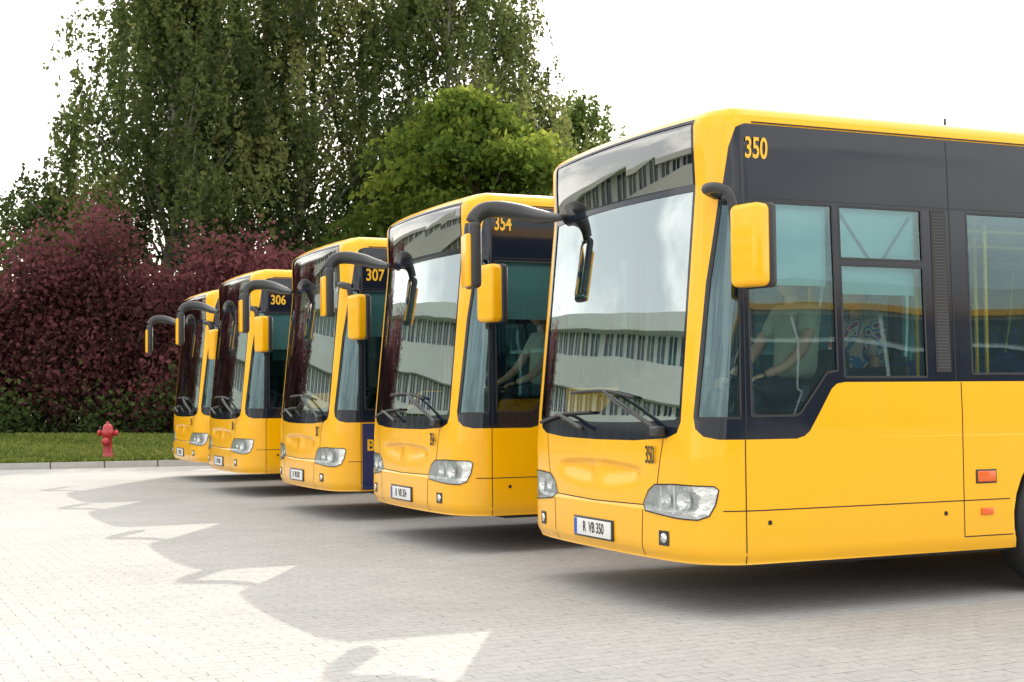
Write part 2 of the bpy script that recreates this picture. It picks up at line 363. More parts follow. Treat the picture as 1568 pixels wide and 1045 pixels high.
# underbody, interior
parts.append(('underbody',rbox('ub',(6.1,0,.345),(11.2,2.3,.12),.02),'rubber'))
parts.append(('front_underside',rbox('fu',(.55,0,.37),(.6,2.0,.04),.01),'rubber'))
parts.append(('floor',rbox('fl',(6.1,0,.415),(11.0,2.38,.02),0),'lining'))
parts.append(('ceiling',rbox('ce',(6.3,0,2.80),(11.1,2.30,.03),0),'ceil'))
bm=bmesh.new()
addbox(bm,(.36,0,1.02),(.30,1.95,.24)); addbox(bm,(.34,0,.7),(.22,2.0,.5)); addbox(bm,(.56,-.72,1.10),(.24,.62,.22)); 
addbox(bm,(1.2,-.78,.6),(1.4,.85,.36)); addbox(bm,(1.62,-.83,1.05),(.03,.72,.9))
parts.append(('dashboard',bm_mesh(bm,'dash'),'dash'))
parts.append(('destination_box',rbox('db',(.47,0,2.80),(.34,1.8,.30),.01),'dash'))
wv=[];wf=[]
Rm=Matrix.Rotation(math.radians(28),3,'Y')
for i in range(32):
    a=2*math.pi*i/32
    for j in range(8):
        b=2*math.pi*j/8; r=.225+.015*math.cos(b); p=Rm@Vector((r*math.cos(a),r*math.sin(a),.015*math.sin(b))); wv.append(p+Vector((.66,-.72,1.36)))
for i in range(32):
    for j in range(8): wf.append((i*8+j,((i+1)%32)*8+j,((i+1)%32)*8+(j+1)%8,i*8+(j+1)%8))
parts.append(('steering_wheel',mesh_pd('steer',wv,wf,True),'plastic'))
parts.append(('steering_column',tube_mesh('stc',[(.66,-.72,1.36),(.52,-.72,1.08)],[.05,.04]),'plastic'))
bm=bmesh.new()
addbox(bm,(1.14,-.72,1.22),(.46,.46,.12)); addbox(bm,(1.36,-.72,1.42),(.09,.38,.40)); addbox(bm,(1.17,-.72,1.0),(.2,.2,.4))
bmesh.ops.bevel(bm,geom=bm.edges[:],offset=.03,segments=2,affect='EDGES')
parts.append(('driver_seat',bm_mesh(bm,'dseat',True),'dash'))
bm=bmesh.new()
for x in np.arange(3.2,11,.78):
    for y in(-1.0,-.56,.56,1.0):
        if x<6.2 and y>0 and 4.8<x: continue
        addbox(bm,(x,y,.92),(.42,.41,.07)); addbox(bm,(x+.22,y,1.25),(.06,.41,.68)); addbox(bm,(x,y,.68),(.1,.1,.46))
bmesh.ops.bevel(bm,geom=bm.edges[:],offset=.018,segments=2,affect='EDGES')
parts.append(('seats',bm_mesh(bm,'seats',True),'seat'))
for i,(x,y) in enumerate(((1.68,-.35),(2.0,.35),(3.0,-.3),(3.0,.35),(4.9,.4),(6.1,.4),(5.0,-.35),(7.4,-.3),(8.6,.3),(10,-.3),(2.4,-1.05))):
    parts.append((f'hand_pole_{i}',tube_mesh('pole',[(x,y,.42),(x,y,2.79)],.014,8),'pole'))
for y in(-.42,.42): parts.append((f'hand_rail_{y}',tube_mesh('rail',[(1.7,y,2.5),(11,y,2.5)],.014,8),'pole'))
# roller blinds behind the driver's glazing
parts.append(('sun_blind',rbox('blind',(.71,-1.17,2.245),(.60,.010,.50),0),'blind'))
parts.append(('sliding_pane_blind',rbox('blind2',(1.39,-1.17,2.23),(.62,.010,.56),0),'blind'))
parts.append(('blind_strut',tube_mesh('bs',[(1.12,-1.185,2.45),(1.34,-1.185,2.17)],.008,6),'lining'))
parts.append(('blind_strut_b',tube_mesh('bs',[(1.66,-1.185,2.45),(1.44,-1.185,2.17)],.008,6),'lining'))
# wheels
for x in(WX,WR):
    for sg in(-1,1):
        pr=[(.02,.10),(.10,.10),(.115,.07),(.24,.02),(.275,.09),(.29,.13),(.31,.135),(.40,.14),(.455,.12),(.48,.08),(.483,-.08),(.45,-.14),(.2,-.14)]
        y=sg*1.10
        mm=lathe('wheel',[(r,h*sg) for r,h in pr],'Y',48,(x,y,.483)); parts.append((f'tyre_{x}_{sg}',mm,'rubber'))
        mm=lathe('rim',[(r,h*sg+.004*sg) for r,h in pr[:7]],'Y',36,(x,y,.483)); parts.append((f'rim_{x}_{sg}',mm,'steel'))
        mm=lathe('wh',[(.575,0),(.575,-.45*sg)],'Y',36,(x,sg*1.26,.50))
        bmx=bmesh.new(); bmx.from_mesh(mm); bmesh.ops.bisect_plane(bmx,geom=bmx.verts[:]+bmx.edges[:]+bmx.faces[:],plane_co=(0,0,.3),plane_no=(0,0,1),clear_inner=True); bmx.to_mesh(mm); bmx.free()
        parts.append((f'wheel_house_{x}_{sg}',mm,'rubber'))
# wipers
def wip(pts,off,r): return tube_mesh('wip',[surf(sy(y),z,o) for (y,z),o in zip(pts,off)],r,6)
parts.append(('wiper_arm',wip([(-.80,1.12),(-.45,1.26),(-.12,1.36)],[.05,.05,.035],[.016,.012,.008]),'plastic'))
parts.append(('wiper_blade',wip([(-.50,1.315),(-.1,1.36),(.38,1.35)],[.02,.02,.02],.012),'rubber'))
parts.append(('wiper_arm_offside',wip([(.12,1.11),(.45,1.19),(.6,1.2)],[.05,.05,.035],[.016,.012,.008]),'plastic'))
parts.append(('wiper_blade_offside',wip([(.05,1.22),(.5,1.2),(.93,1.14)],[.02,.02,.02],.012),'rubber'))
parts.append(('wiper_link',wip([(-.84,1.11),(-.5,1.235),(-.2,1.33)],[.04,.07,.05],.007),'plastic'))
parts.append(('wiper_pivot',rbox('wp',(.0,-.82,1.11),(.07,.1,.06),.015),'plastic'))
# mirrors
parts.append(('mirror_shell',rbox('ms',(.215,-1.535,2.185),(.13,.225,.48),.042,(0,0,.25),5),'yellow'))
parts.append(('mirror_back',rbox('mb',(.285,-1.515,2.185),(.07,.245,.49),.03,(0,0,.25),4),'plastic'))
parts.append(('mirror_face',rbox('mf',(.322,-1.506,2.185),(.006,.2,.43),.002,(0,0,.25),2),'mirror'))
parts.append(('mirror_arm',tube_mesh('ma',[(.24,-1.15,2.54),(.13,-1.22,2.55),(.14,-1.34,2.54),(.18,-1.40,2.47),(.21,-1.41,2.15),(.24,-1.44,2.0)],[.04,.035,.03,.03,.028,.02],10),'plastic'))
parts.append(('offside_mirror_arm',tube_mesh('oma',[(.125,.72,2.61),(.10,1.0,2.65),(.03,1.24,2.71),(-.09,1.38,2.745),(-.21,1.42,2.725),(-.285,1.42,2.62),(-.29,1.42,2.40)],[.02,.05,.062,.064,.062,.058,.04],12),'plastic'))
parts.append(('offside_mirror_shell',rbox('oms',(-.335,1.42,2.35),(.045,.17,.40),.020,(0,0,-.1),5),'yellow'))
parts.append(('offside_mirror_back',rbox('omb',(-.285,1.42,2.39),(.09,.205,.50),.035,(0,0,-.1),5),'plastic'))
parts.append(('offside_mirror_face',rbox('omf',(-.240,1.42,2.39),(.006,.16,.40),.002,(0,0,-.1),2),'mirror'))
parts.append(('aerial',tube_mesh('aer',[(2.35,-.75,3.10),(2.35,-.75,3.22)],[.012,.008],8),'plastic'))
parts.append(('roof_unit',rbox('ru',(5.5,0,3.17),(2.6,1.3,.08),.03),'yellow'))
def text(name,s,size,loc,rot,mat,parent,sc=.62,al='CENTER',bold=.0):
    c=bpy.data.curves.new(name,'FONT'); c.body=s; c.size=size; c.align_x=al; c.align_y='CENTER'; c.extrude=.001; c.offset=bold
    o=obj(name,c,mat,parent); o.location=loc; o.rotation_euler=rot; o.scale=(sc,1,1); return o
buses=[('350',4.33,8.335),('354',4.375,12.24),('307',4.38,15.83),('306',4.38,19.95),('305',4.56,23.70)]
H=math.pi/2
BE=[]
for k,(num,bx,by) in enumerate(buses):
    e=empty('city_bus',(bx,by,0)); BE.append(e)
    for nm,me,mt in parts:
        if len(me.materials)==0: me.materials.append(M[mt])
        obj(nm,me,None,e)
    nzz=2.81 if k<2 else 2.66
    p=surf(sx(.5),nzz,.005)
    text('fleet_number_side',num,.178,(.475 if k<2 else .52,p.y,nzz),(H+.03,0,0),M['ytext'],e,.62 if k<2 else .8,'CENTER',.003)
    p=surf(sy(-.69),.955,.004); 
    text('fleet_number_front',num,.155,(p.x-.004,p.y,.955),(H,0,-H-.06),M['text'],e,.55,'CENTER',.001)
    text('plate_text','R  VB '+num,.098,(px-.0185,-.02,.455),(H,0,-H),M['text'],e,.74,'CENTER',.001)
    if k==2:
        bp=panel('blue_side',[(sx(.352),.335),(sx(1.97),.335),(sx(1.97),1.385),(sx(1.06),1.385),(sx(.79),1.05),(sx(.352),1.05)],(),.004)
        obj('blue_advert_panel',bp,M['blue'],e)
        text('advert_text','Berg',.17,(.40,-HW-.006,.81),(H,0,0),M['ytext'],e,.95,'LEFT',.004)
# ------------------------------------------------------------ people
def skin(name,v,e,r,mat,parent,root=0,sub=2):
    me=bpy.data.meshes.new(name); me.from_pydata(v,e,[]); me.materials.append(mat)
    o=obj(name,me,None,parent); 
    md=o.modifiers.new('skin','SKIN'); md.use_smooth_shade=True
    for i,sv in enumerate(me.skin_vertices[0].data):
        rr=r[i]; sv.radius=(rr,rr) if not isinstance(rr,tuple) else rr; sv.use_root=(i==root)
    s=o.modifiers.new('sub','SUBSURF'); s.levels=sub; s.render_levels=sub
    return o
def head(par,c,fwd=-1):
    bm=bmesh.new(); bmesh.ops.create_uvsphere(bm,u_segments=28,v_segments=20,radius=1)
    for v in bm.verts:
        x,y,z=v.co
        w=1-.25*max(0,-z)**1.5
        v.co=Vector((x*.098*w+(.01 if z<-.3 and x<0 else 0)*-1,y*.076*w,z*.118))
        if x<-.85 and -.25<z<.12 and abs(y)<.25: v.co.x-=.018*(1-abs(y)*3)
    for v in bm.verts: v.co+=Vector(c)
    obj('head',bm_mesh(bm,'head',True),M['skin'],par)
    bm=bmesh.new()
    r=bmesh.ops.create_cone(bm,segments=8,radius1=.016,radius2=.006,depth=.045); bmesh.ops.rotate(bm,verts=r['verts'],matrix=Matrix.Rotation(.35,3,'Y')); bmesh.ops.translate(bm,verts=r['verts'],vec=Vector(c)+Vector((-.102,0,-.012)))
    for sg in(-1,1):
        r=bmesh.ops.create_uvsphere(bm,u_segments=10,v_segments=8,radius=1)
        for v in r['verts']: v.co=Vector((v.co.x*.02,v.co.y*.008,v.co.z*.032))+Vector(c)+Vector((.005,sg*.078,-.005))
    obj('nose_and_ears',bm_mesh(bm,'ne',True),M['skin'],par)
    bm=bmesh.new()
    for sg in(-1,1):
        r=bmesh.ops.create_uvsphere(bm,u_segments=8,v_segments=6,radius=.010)
        bmesh.ops.translate(bm,verts=r['verts'],vec=Vector(c)+Vector((-.086,sg*.03,.012)))
    addbox(bm,Vector(c)+Vector((-.088,0,-.055)),(.012,.045,.006))
    obj('eyes_and_mouth',bm_mesh(bm,'em'),M['hair'],par)
    bm=bmesh.new(); bmesh.ops.create_uvsphere(bm,u_segments=24,v_segments=18,radius=1)
    kill=[]
    for v in bm.verts:
        x,y,z=v.co
        lim=.50 if x<-.45 else (.12 if x<-.05 else -.40)
        if x>.35: lim=-.62
        if z<lim: kill.append(v)
    bmesh.ops.delete(bm,geom=kill,context='VERTS')
    for v in bm.verts: v.co=Vector((v.co.x*.112,v.co.y*.090,v.co.z*.134))+Vector(c)+Vector((.006,0,.002))
    obj('hair',bm_mesh(bm,'hair',True),M['hair'],par)
def hand(par,w,d,side):
    w=Vector(w); d=Vector(d).normalized(); up=Vector((0,0,1)); lat=d.cross(up).normalized()
    pal=w+d*.085
    skin('palm',[w,w+d*.045,pal],[(0,1),(1,2)],[(.026,.018),(.036,.016),(.034,.014)],M['skin'],par,0,1)
    for i,(o,l) in enumerate(((-.03,.062),(-.01,.072),(.01,.068),(.029,.054))):
        b=pal+lat*o-d*.01
        skin(f'finger_{i+1}',[b,b+d*l*.5+up*-.008,b+d*l*.75+up*-.035,b+d*l*.6+up*-.055],[(0,1),(1,2),(2,3)],[.0095,.009,.008,.007],M['skin'],par,0,1)
    b=w+d*.03+lat*side*.028
    skin('thumb',[b,b+lat*side*.02+d*.03-up*.01,b+lat*side*.015+d*.055-up*.03],[(0,1),(1,2)],[.012,.0105,.009],M['skin'],par,0,1)
def driver(bus):
    e=empty('bus_driver',(0,0,0)); e.location=bus.location; e.location.x-=.08
    skin('shirt',[(1.16,-.72,1.40),(1.18,-.72,1.55),(1.19,-.72,1.74),(1.18,-.72,1.87),(1.18,-.57,1.86),(1.18,-.87,1.86),(1.10,-.50,1.70),(1.09,-.95,1.70)],
         [(0,1),(1,2),(2,3),(3,4),(3,5),(4,6),(5,7)],[.155,.15,.15,.09,.075,.075,.062,.062],M['shirt'],e)
    skin('neck',[(1.17,-.72,1.88),(1.15,-.72,1.99)],[(0,1)],[.058,.052],M['skin'],e,0,1)
    head(e,(1.13,-.72,2.08))
    for sg,nm in((-1,'near'),(1,'far')):
        y=-.72+sg*.24
        skin(nm+'_arm',[(1.12,y,1.75),(1.04,-.72+sg*.26,1.60),(.92,-.72+sg*.25,1.50),(.80,-.72+sg*.20,1.45)],[(0,1),(1,2),(2,3)],[.045,.043,.036,.026],M['skin'],e)
        hand(e,(.80,-.72+sg*.20,1.45),(-.9,-sg*.15,-.25),-sg)
        skin(nm+'_leg',[(1.14,-.72+sg*.1,1.36),(.76,-.72+sg*.13,1.33),(.68,-.72+sg*.13,.88),(.56,-.72+sg*.13,.84)],[(0,1),(1,2),(2,3)],[.095,.065,.045,.04],M['trouser'],e)
    return e
driver(BE[0]); driver(BE[1])
e=empty('standing_passenger',BE[0].location)
cx,cy=1.78,-.50
skin('dress',[(cx,cy,.95),(cx,cy,1.25),(cx+.02,cy,1.42),(cx+.01,cy,1.62),(cx-.01,cy,1.80),(cx,cy+.15,1.79),(cx,cy-.15,1.79),(cx-.04,cy+.22,1.55),(cx-.04,cy-.22,1.55)],[(0,1),(1,2),(2,3),(3,4),(4,5),(4,6),(5,7),(6,8)],[.2,.19,.18,.18,.10,.085,.085,.07,.07],M['paisley'],e)
skin('neck',[(cx-.01,cy,1.82),(cx-.03,cy,1.93)],[(0,1)],[.05,.045],M['skin'],e,0,1)
head(e,(cx-.04,cy,2.02))
for sg in(-1,1):
    skin(f'arm_{sg}',[(cx-.04,cy+sg*.22,1.58),(cx-.06,cy+sg*.25,1.45),(cx-.22,cy+sg*.2,1.32)],[(0,1),(1,2)],[.04,.036,.024],M['skin'],e)
    hand(e,(cx-.22,cy+sg*.2,1.32),(-.9,0,-.4),-sg)
    skin(f'leg_{sg}',[(cx,cy+sg*.09,1.0),(cx,cy+sg*.09,.75),(cx,cy+sg*.09,.48),(cx-.1,cy+sg*.09,.46)],[(0,1),(1,2),(2,3)],[.07,.05,.035,.035],M['trouser'],e)
# ------------------------------------------------------------ ground
def pavers():
    m,t,b=newmat('concrete_pavers'); b.inputs['Roughness'].default_value=.8
    tc=t.nodes.new('ShaderNodeTexCoord'); mp=t.nodes.new('ShaderNodeMapping'); mp.inputs['Rotation'].default_value=(0,0,math.radians(-2))
    t.links.new(tc.outputs['Object'],mp.inputs[0])
    br=t.nodes.new('ShaderNodeTexBrick'); br.inputs['Scale'].default_value=1; br.inputs['Brick Width'].default_value=.2; br.inputs['Row Height'].default_value=.1
    br.inputs['Mortar Size'].default_value=.003; br.inputs['Mortar Smooth'].default_value=.6; br.inputs['Bias'].default_value=0
    br.inputs['Color1'].default_value=(.455,.45,.432,1); br.inputs['Color2'].default_value=(.415,.412,.40,1); br.inputs['Mortar'].default_value=(.27,.26,.24,1)
    nw=t.nodes.new('ShaderNodeTexNoise'); nw.inputs['Scale'].default_value=6; 
    ad=t.nodes.new('ShaderNodeVectorMath'); ad.operation='MULTIPLY_ADD'; ad.inputs[1].default_value=(.02,.02,0)
    t.links.new(mp.outputs[0],nw.inputs['Vector']); t.links.new(nw.outputs['Color'],ad.inputs[0]); t.links.new(mp.outputs[0],ad.inputs[2]); t.links.new(ad.outputs[0],br.inputs['Vector'])
    n1=t.nodes.new('ShaderNodeTexNoise'); n1.inputs['Scale'].default_value=.35; n1.inputs['Detail'].default_value=9; n1.inputs['Roughness'].default_value=.65
    n2=t.nodes.new('ShaderNodeTexNoise'); n2.inputs['Scale'].default_value=30; n2.inputs['Detail'].default_value=4
    n3=t.nodes.new('ShaderNodeTexNoise'); n3.inputs['Scale'].default_value=9; n3.inputs['Detail'].default_value=3
    t.links.new(mp.outputs[0],n1.inputs['Vector']); t.links.new(mp.outputs[0],n2.inputs['Vector']); t.links.new(mp.outputs[0],n3.inputs['Vector'])
    r1=t.nodes.new('ShaderNodeMapRange'); r1.inputs[1].default_value=.3; r1.inputs[2].default_value=.7; r1.inputs[3].default_value=.86; r1.inputs[4].default_value=1.10; t.links.new(n1.outputs['Fac'],r1.inputs[0])
    r2=t.nodes.new('ShaderNodeMapRange'); r2.inputs[1].default_value=.3; r2.inputs[2].default_value=.7; r2.inputs[3].default_value=.88; r2.inputs[4].default_value=1.10; t.links.new(n2.outputs['Fac'],r2.inputs[0])
    r3=t.nodes.new('ShaderNodeMapRange'); r3.inputs[1].default_value=.52; r3.inputs[2].default_value=.62; r3.inputs[3].default_value=0; r3.inputs[4].default_value=1.0; t.links.new(n3.outputs['Fac'],r3.inputs[0])
    jm=t.nodes.new('ShaderNodeMath'); jm.operation='MULTIPLY'; t.links.new(r3.outputs[0],jm.inputs[0]); t.links.new(br.outputs['Fac'],jm.inputs[1])
    j2=t.nodes.new('ShaderNodeMath'); j2.operation='SUBTRACT'; j2.inputs[0].default_value=1; t.links.new(jm.outputs[0],j2.inputs[1])
    mu=t.nodes.new('ShaderNodeMath'); mu.operation='MULTIPLY'; t.links.new(r1.outputs[0],mu.inputs[0]); t.links.new(r2.outputs[0],mu.inputs[1])
    m2=t.nodes.new('ShaderNodeMath'); m2.operation='MULTIPLY'; t.links.new(mu.outputs[0],m2.inputs[0]); t.links.new(j2.outputs[0],m2.inputs[1])
    vm=t.nodes.new('ShaderNodeVectorMath'); vm.operation='SCALE'; t.links.new(br.outputs['Color'],vm.inputs[0]); t.links.new(m2.outputs[0],vm.inputs['Scale'])
    t.links.new(vm.outputs[0],b.inputs['Base Color'])
    bp=t.nodes.new('ShaderNodeBump'); bp.inputs['Strength'].default_value=.4; bp.inputs['Distance'].default_value=.005; bp.invert=True
    t.links.new(br.outputs['Fac'],bp.inputs['Height']); t.links.new(bp.outputs[0],b.inputs['Normal'])
    return m
def sheet(name,pts,mat):
    return obj(name,mesh_pd(name,pts,[tuple(range(len(pts)))]),mat)
ky=lambda x:28.6-.15*(x-3.5)
M['grass']=pmat('grass_soil',(.15,.18,.055),.9,var=.45,vscale=2.5,bump=.5)
M['kerb']=pmat('kerb_concrete',(.42,.41,.39),.85,var=.2,vscale=6,bump=.2)
sheet('ground',[(-900,-900,-.03),(900,-900,-.03),(900,900,-.03),(-900,900,-.03)],M['grass'])
sheet('paved_yard',[(-45,-45,0),(70,-45,0),(70,ky(70),0),(-45,ky(-45),0)],pavers())
bm=bmesh.new(); ang=math.atan(-.15)
for i in range(-44,66):
    x=i+.5; addbox(bm,(x,ky(x)+.07,.05),(.995,.14,.14),ang)
bmesh.ops.bevel(bm,geom=bm.edges[:],offset=.012,segments=2,affect='EDGES')
obj('kerb',bm_mesh(bm,'kerb'),M['kerb'])
v=[];f=[];nx_,ny_=60,40
def vz(x,d): return .115+.24*sst(d/13)+.03*math.sin(x*.7+d)*sst(d/3)
for j in range(ny_):
    for i in range(nx_):
        x=-45+115*i/(nx_-1); d=90*(j/(ny_-1))**1.8
        v.append((x,ky(x)+.13+d,vz(x,d)))
for j in range(ny_-1):
    for i in range(nx_-1): f.append((j*nx_+i,j*nx_+i+1,(j+1)*nx_+i+1,(j+1)*nx_+i))
obj('grass_verge',mesh_pd('verge',v,f,True),M['grass'])
# ------------------------------------------------------------ foliage
def leaves(name,C,size,tint,mat,parent,hang=0):
    N=len(C); a=rng.normal(size=(N,3)); a[:,2]-=hang; a/=np.linalg.norm(a,axis=1)[:,None]
    b=rng.normal(size=(N,3)); b-=a*(a*b).sum(1)[:,None]; b/=np.linalg.norm(b,axis=1)[:,None]
    s=(size*rng.uniform(.6,1.3,N))[:,None]
    V=np.empty((N,4,3)); V[:,0]=C-a*s*.5; V[:,1]=C+b*s*.34; V[:,2]=C+a*s*.5; V[:,3]=C-b*s*.34
    me=bpy.data.meshes.new(name); me.vertices.add(4*N); me.vertices.foreach_set('co',V.reshape(-1))
    me.loops.add(4*N); me.loops.foreach_set('vertex_index',np.arange(4*N,dtype=np.int32))
    me.polygons.add(N); me.polygons.foreach_set('loop_start',np.arange(0,4*N,4,dtype=np.int32)); me.polygons.foreach_set('loop_total',np.full(N,4,dtype=np.int32))
    at=me.attributes.new('tint','FLOAT','POINT'); at.data.foreach_set('value',np.repeat(np.clip(tint,0,1),4).astype(np.float32))
    me.update(); me.validate(); me.materials.append(mat)
    return obj(name,me,None,parent)
def limbs(name,segs,mat,parent):
    v=[];f=[];n=6
    for p,q,r0,r1 in segs:
        p=Vector(p);q=Vector(q); d=(q-p)
        if d.length<1e-3: continue
        d.normalize(); a=d.cross(Vector((0,0,1)) if abs(d.z)<.9 else Vector((1,0,0))).normalized(); b=d.cross(a); o=len(v)
        for c,r in((p,r0),(q,r1)):
            for k in range(n): v.append(c+a*math.cos(k*2*math.pi/n)*r+b*math.sin(k*2*math.pi/n)*r)
        for k in range(n): f.append((o+k,o+(k+1)%n,o+n+(k+1)%n,o+n+k))
    return obj(name,mesh_pd(name,v,f,True),mat,parent)
def tree(name,x,y,h,rx,zlow,mat,bark,nb=150,ns=14,nl=18,size=.17,hangL=1.6,weep=True,power=1.0,trunk=.28,sp=.62,tb0=.42):
    e=empty(name,(x,y,0)); segs=[]; C=[];T=[]
    prev=Vector((0,0,0)); top=h*.93; K=8
    for i in range(1,K+1):
        q=Vector((random.uniform(-.25,.25),random.uniform(-.25,.25),top*i/K)); segs.append((prev,q,trunk*(1-(i-1)/K)+.03,trunk*(1-i/K)+.03)); prev=q
    for b in range(nb):
        u=random.random()**.9; zc=zlow+(h-zlow)*u
        prof=math.sin(math.pi*min(1,max(.0,(u*.86+.14)))**power)**.6 if u<.98 else .15
        R=rx*prof*(random.random()**.42)*random.uniform(.75,1.15); th=random.uniform(0,2*math.pi)
        c=np.array([R*math.cos(th),R*math.sin(th),zc])
        if b%2==0:
            z0=max(1.5,zc-R*.9-1); m=Vector((c[0]*.5,c[1]*.5,(z0+zc)/2+.3)); rr=.045+.04*(1-u)
            segs.append((Vector((0,0,z0)),m,rr,rr*.6)); segs.append((m,Vector(c),rr*.6,.012))
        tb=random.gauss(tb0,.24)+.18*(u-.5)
        if weep:
            for s in range(ns):
                a=c+rng.normal(size=3)*np.array([.5,.5,.4]); ln=random.uniform(.5,hangL)
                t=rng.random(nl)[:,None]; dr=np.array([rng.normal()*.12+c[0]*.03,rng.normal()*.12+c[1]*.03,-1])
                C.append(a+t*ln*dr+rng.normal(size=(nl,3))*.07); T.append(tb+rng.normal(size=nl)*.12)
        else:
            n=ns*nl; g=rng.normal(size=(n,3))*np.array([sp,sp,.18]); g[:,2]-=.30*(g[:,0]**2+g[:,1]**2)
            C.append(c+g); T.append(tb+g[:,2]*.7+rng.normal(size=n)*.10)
    limbs('trunk_and_limbs',segs,bark,e)
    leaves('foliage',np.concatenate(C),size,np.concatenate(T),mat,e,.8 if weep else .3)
    return e
tree('birch_tree',9.0,48.5,16.8,4.9,2.5,M['birch'],M['birchbark'],215,14,23,.19,2.7)
tree('birch_tree',13.8,49.5,20.0,4.8,2.5,M['birch'],M['birchbark'],225,14,23,.19,2.8)
tree('birch_tree',19.6,49.0,18.6,5.0,2.5,M['birch'],M['birchbark'],225,14,23,.19,2.7)
tree('maple_tree',16.3,39.2,10.4,4.1,2.0,M['maple'],M['bark'],80,1,330,.24,0,False,.8,.28,.74,.46)
tree('maple_tree',21.2,43.5,9.3,3.6,2.0,M['maple'],M['bark'],58,1,270,.25,0,False,.8,.28,.74,.46)
tree('birch_tree',27.3,54.0,14.0,3.2,3.0,M['green'],M['birchbark'],100,13,18,.20,1.2,True,1,.25,.6,.55)
tree('maple_tree',5.2,48.6,7.9,2.6,1.0,M['green'],M['bark'],60,1,220,.21,0,False)
tree('maple_tree',1.5,49.5,7.0,2.4,1.0,M['green'],M['bark'],50,1,220,.21,0,False)
def mass(name,pts,mat,n,leafn,spread,size,tb=.42):
    C=[];T=[];segs=[]
    for i in range(n):
        x0,y0,h,w=pts(random.random())
        u=random.random()**.8; z=.3+h*u; r=w*(1-.35*u)*(random.uniform(-1,1))
        cx_=x0+random.uniform(-.8,.8); cy_=y0+r
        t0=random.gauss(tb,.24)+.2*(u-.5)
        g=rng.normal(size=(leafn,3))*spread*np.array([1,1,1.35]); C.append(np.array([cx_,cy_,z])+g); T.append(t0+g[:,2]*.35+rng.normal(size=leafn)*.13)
        if i%2==0: segs.append((Vector((cx_,y0,.2)),Vector((cx_,cy_,z)),.03,.01))
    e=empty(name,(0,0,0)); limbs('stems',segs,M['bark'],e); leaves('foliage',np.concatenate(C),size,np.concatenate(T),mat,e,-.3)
    return e
def hp(u):
    x=-4+16*u; y=43.5-.42*(x-3); 
    h=4.4+.5*math.sin(x*1.3+1)+.45*math.sin(x*2.7)+(.8 if 4<x<9.5 else 0)
    return x,y,h,1.6
mass('purple_leaf_hedge',hp,M['purple'],430,280,.38,.165,.5)
def hp2(u):
    x=-4+15*u; y=42.2-.42*(x-3); return x,y,.9+.6*math.sin(x*1.7),.8
mass('green_undergrowth',hp2,M['hedgegreen'],80,170,.38,.17,.5)
def hg(u):
    x=10+32*u; y=44.0-.12*(x-10); return x,y,4.6+.6*math.sin(x),1.8
mass('green_hedge',hg,M['hedgegreen'],300,170,.5,.30)
def bgp(u):
    a=random.choice([0,1]); 
    if a: x=-130+60*u; return x,95+20*math.sin(x*.05),10+3*math.sin(x*.3),5
    x=32+110*u; return x,95-.25*x+10*math.sin(x*.1),7+2*math.sin(x*.4),5
mass('distant_trees',bgp,M['green'],260,60,1.8,1.2,.3)
# grass
N=26000; X=rng.uniform(-3,13,N); D=rng.random(N)**1.3*13
Y=28.6-.15*(X-3.5)+.15+D
Z=np.array([vz(a,b) for a,b in zip(X,D)])
hgt=rng.uniform(.03,.10,N)
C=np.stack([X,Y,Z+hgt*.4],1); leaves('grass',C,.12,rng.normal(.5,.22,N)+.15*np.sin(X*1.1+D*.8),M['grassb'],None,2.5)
# ------------------------------------------------------------ hydrant
e=empty('fire_hydrant',(4.24,29.87,vz(4.24,1.3)-.01)); e.scale=(1.05,1.05,1.05)
obj('barrel',lathe('b',[(.0,0),(.15,0),(.15,.035),(.105,.04),(.10,.10),(.088,.12),(.085,.42),(.105,.44),(.105,.47),(.115,.48),(.115,.56),(.105,.57),(.10,.62),(.075,.68),(.035,.705),(.0,.71)],'Z',24),M['red'],e)
obj('cap_nut',lathe('n',[(.0,.75),(.024,.748),(.028,.70)],'Z',6),M['red'],e)
for sg in(-1,1):
    o=obj(f'side_outlet_{sg}',lathe('o',[(.05,.05*0),(.05,.15),(.062,.15),(.062,.19),(.03,.2),(0,.2)],'X',16),M['red'],e); o.location=(0,0,.52); o.rotation_euler=(0,0,-.42 if sg>0 else math.pi-.42)
o=obj('front_outlet',lathe('o',[(.06,0),(.06,.14),(.075,.14),(.075,.18),(.03,.19),(0,.19)],'X',16),M['red'],e); o.location=(0,0,.36); o.rotation_euler=(0,0,-H-.42)
obj('flange_bolts',lathe('fb',[(.125,.0),(.125,.055),(.11,.06)],'Z',8),M['red'],e)
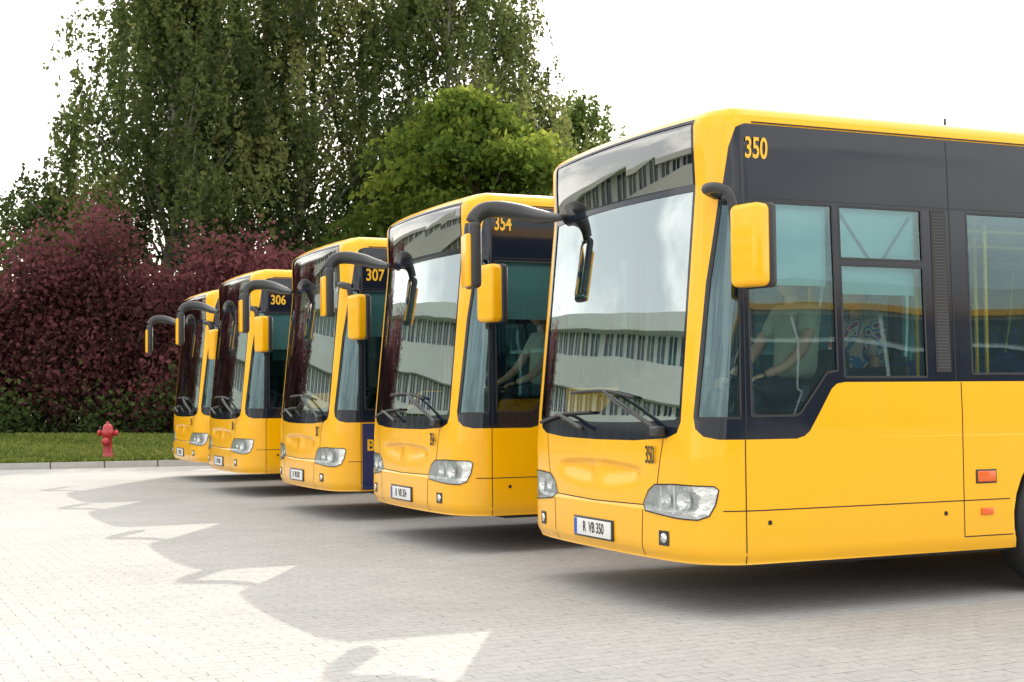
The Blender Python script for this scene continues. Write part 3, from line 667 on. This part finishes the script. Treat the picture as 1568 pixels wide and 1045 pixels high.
# ------------------------------------------------------------ buildings
M['render']=pmat('white_render',(.66,.68,.66),.8,var=.06,vscale=1.2)
M['bglass']=pmat('office_glass',(.05,.08,.10),.08,0,.4,var=.5,vscale=.4)
M['orange']=pmat('orange_fascia',(.75,.36,.08),.5)
M['gate']=pmat('grey_gate',(.05,.065,.08),.5)
e=empty('office_building')
w=bmesh.new(); g=bmesh.new(); mu=bmesh.new()
pts=[]
for i in range(29):
    t=i/28; a=(1-t)**2;b=2*t*(1-t);c=t*t
    pts.append(Vector((a*-40+b*-32+c*-6, a*18+b*58+c*92,0)))
Hh=10.6
for i in range(28):
    p,q=pts[i],pts[i+1]; m=(p+q)/2; d=q-p; ln=d.length; an=math.atan2(d.y,d.x); nrm=Vector((d.y,-d.x,0)).normalized()
    addbox(w,(m.x-nrm.x*6,m.y-nrm.y*6,Hh/2-.3),(ln*1.3,11.0,Hh-.6),an)
    for k in range(3):
        z0=k*3.45
        c=m+nrm*.1; addbox(w,(c.x,c.y,z0+.9),(ln+.06,1.2,1.8),an)
        c=m-nrm*.35; addbox(g,(c.x,c.y,z0+2.6),(ln+.02,.1,1.65),an)
        for j in range(2):
            c=p+d*(j*.5)-nrm*.2; addbox(mu,(c.x,c.y,z0+2.6),(.22 if j else .9,.3,1.65),an)
    c=m+nrm*.25; addbox(w,(c.x,c.y,Hh-.1),(ln+.12,1.7,.8),an)
obj('walls',bm_mesh(w,'w'),M['render'],e); obj('windows',bm_mesh(g,'g'),M['bglass'],e); obj('mullions',bm_mesh(mu,'m'),M['render'],e)
e=empty('depot_building')
w=bmesh.new(); addbox(w,(18,-45,4.8),(70,12,9.6)); obj('walls',bm_mesh(w,'w'),M['render'],e)
w=bmesh.new(); addbox(w,(18,-38.85,8.3),(70.4,.4,.30)); obj('fascia',bm_mesh(w,'w'),M['orange'],e)
w=bmesh.new(); g=bmesh.new()
for i in range(13):
    x=-14+i*5.4; addbox(w,(x,-38.97,3.3),(5.1,.1,6.6)); addbox(g,(x,-38.95,7.4),(5.0,.1,1.1)); addbox(g,(x,-38.9,2.8),(3.4,.1,.9))
obj('gates',bm_mesh(w,'w'),M['gate'],e); obj('windows',bm_mesh(g,'w'),M['bglass'],e)
# ------------------------------------------------------------ light, sky
w=bpy.data.worlds.new('World'); S.world=w; w.use_nodes=True; t=w.node_tree; bg=t.nodes['Background']
sky=t.nodes.new('ShaderNodeTexSky'); sky.sky_type='NISHITA'; sky.sun_disc=False
sd=Vector((.78,1.20,1.0)).normalized()
sky.sun_elevation=math.asin(sd.z); sky.sun_rotation=math.atan2(sd.x,sd.y); sky.air_density=1.2; sky.dust_density=2.5
tc=t.nodes.new('ShaderNodeTexCoord'); mp=t.nodes.new('ShaderNodeMapping'); mp.inputs['Scale'].default_value=(1,1,2.6)
nz=t.nodes.new('ShaderNodeTexNoise'); nz.inputs['Scale'].default_value=2.6; nz.inputs['Detail'].default_value=7; nz.inputs['Roughness'].default_value=.55
t.links.new(tc.outputs['Generated'],mp.inputs[0]); t.links.new(mp.outputs[0],nz.inputs['Vector'])
mr=t.nodes.new('ShaderNodeMapRange'); mr.interpolation_type='SMOOTHSTEP'; mr.inputs[1].default_value=.42; mr.inputs[2].default_value=.60; mr.inputs[3].default_value=.42; mr.inputs[4].default_value=.97
t.links.new(nz.outputs['Fac'],mr.inputs[0])
mx=t.nodes.new('ShaderNodeMix'); mx.data_type='RGBA'; mx.inputs[7].default_value=(17.5,17.0,16.2,1)
t.links.new(mr.outputs[0],mx.inputs[0]); t.links.new(sky.outputs[0],mx.inputs[6]); t.links.new(mx.outputs[2],bg.inputs[0]); bg.inputs[1].default_value=.15
sl=bpy.data.lights.new('sun','SUN'); sl.energy=2.9; sl.angle=math.radians(.53); sl.color=(1,.92,.78)
so=bpy.data.objects.new('sun',sl); COL.objects.link(so); so.rotation_euler=(-sd).to_track_quat('-Z','Y').to_euler(); so.location=(30,46,40)
# ------------------------------------------------------------ camera
cam=bpy.data.cameras.new('camera'); cam.lens=49.5; cam.sensor_width=36; cam.clip_end=3000; cam.clip_start=.1
co=bpy.data.objects.new('camera',cam); COL.objects.link(co)
yaw=math.radians(24.1); pit=math.radians(2.25); rl=math.radians(.5)
F=Vector((math.sin(yaw)*math.cos(pit),math.cos(yaw)*math.cos(pit),math.sin(pit))); R=Vector((math.cos(yaw),-math.sin(yaw),0)); U=R.cross(F)
R2=R*math.cos(rl)-U*math.sin(rl); U2=U*math.cos(rl)+R*math.sin(rl)
mt=Matrix((R2,U2,-F)).transposed().to_4x4(); mt.translation=Vector((0,0,1.33)); co.matrix_world=mt
S.camera=co
S.view_settings.view_transform='Standard'; S.view_settings.look='None'; S.view_settings.exposure=0
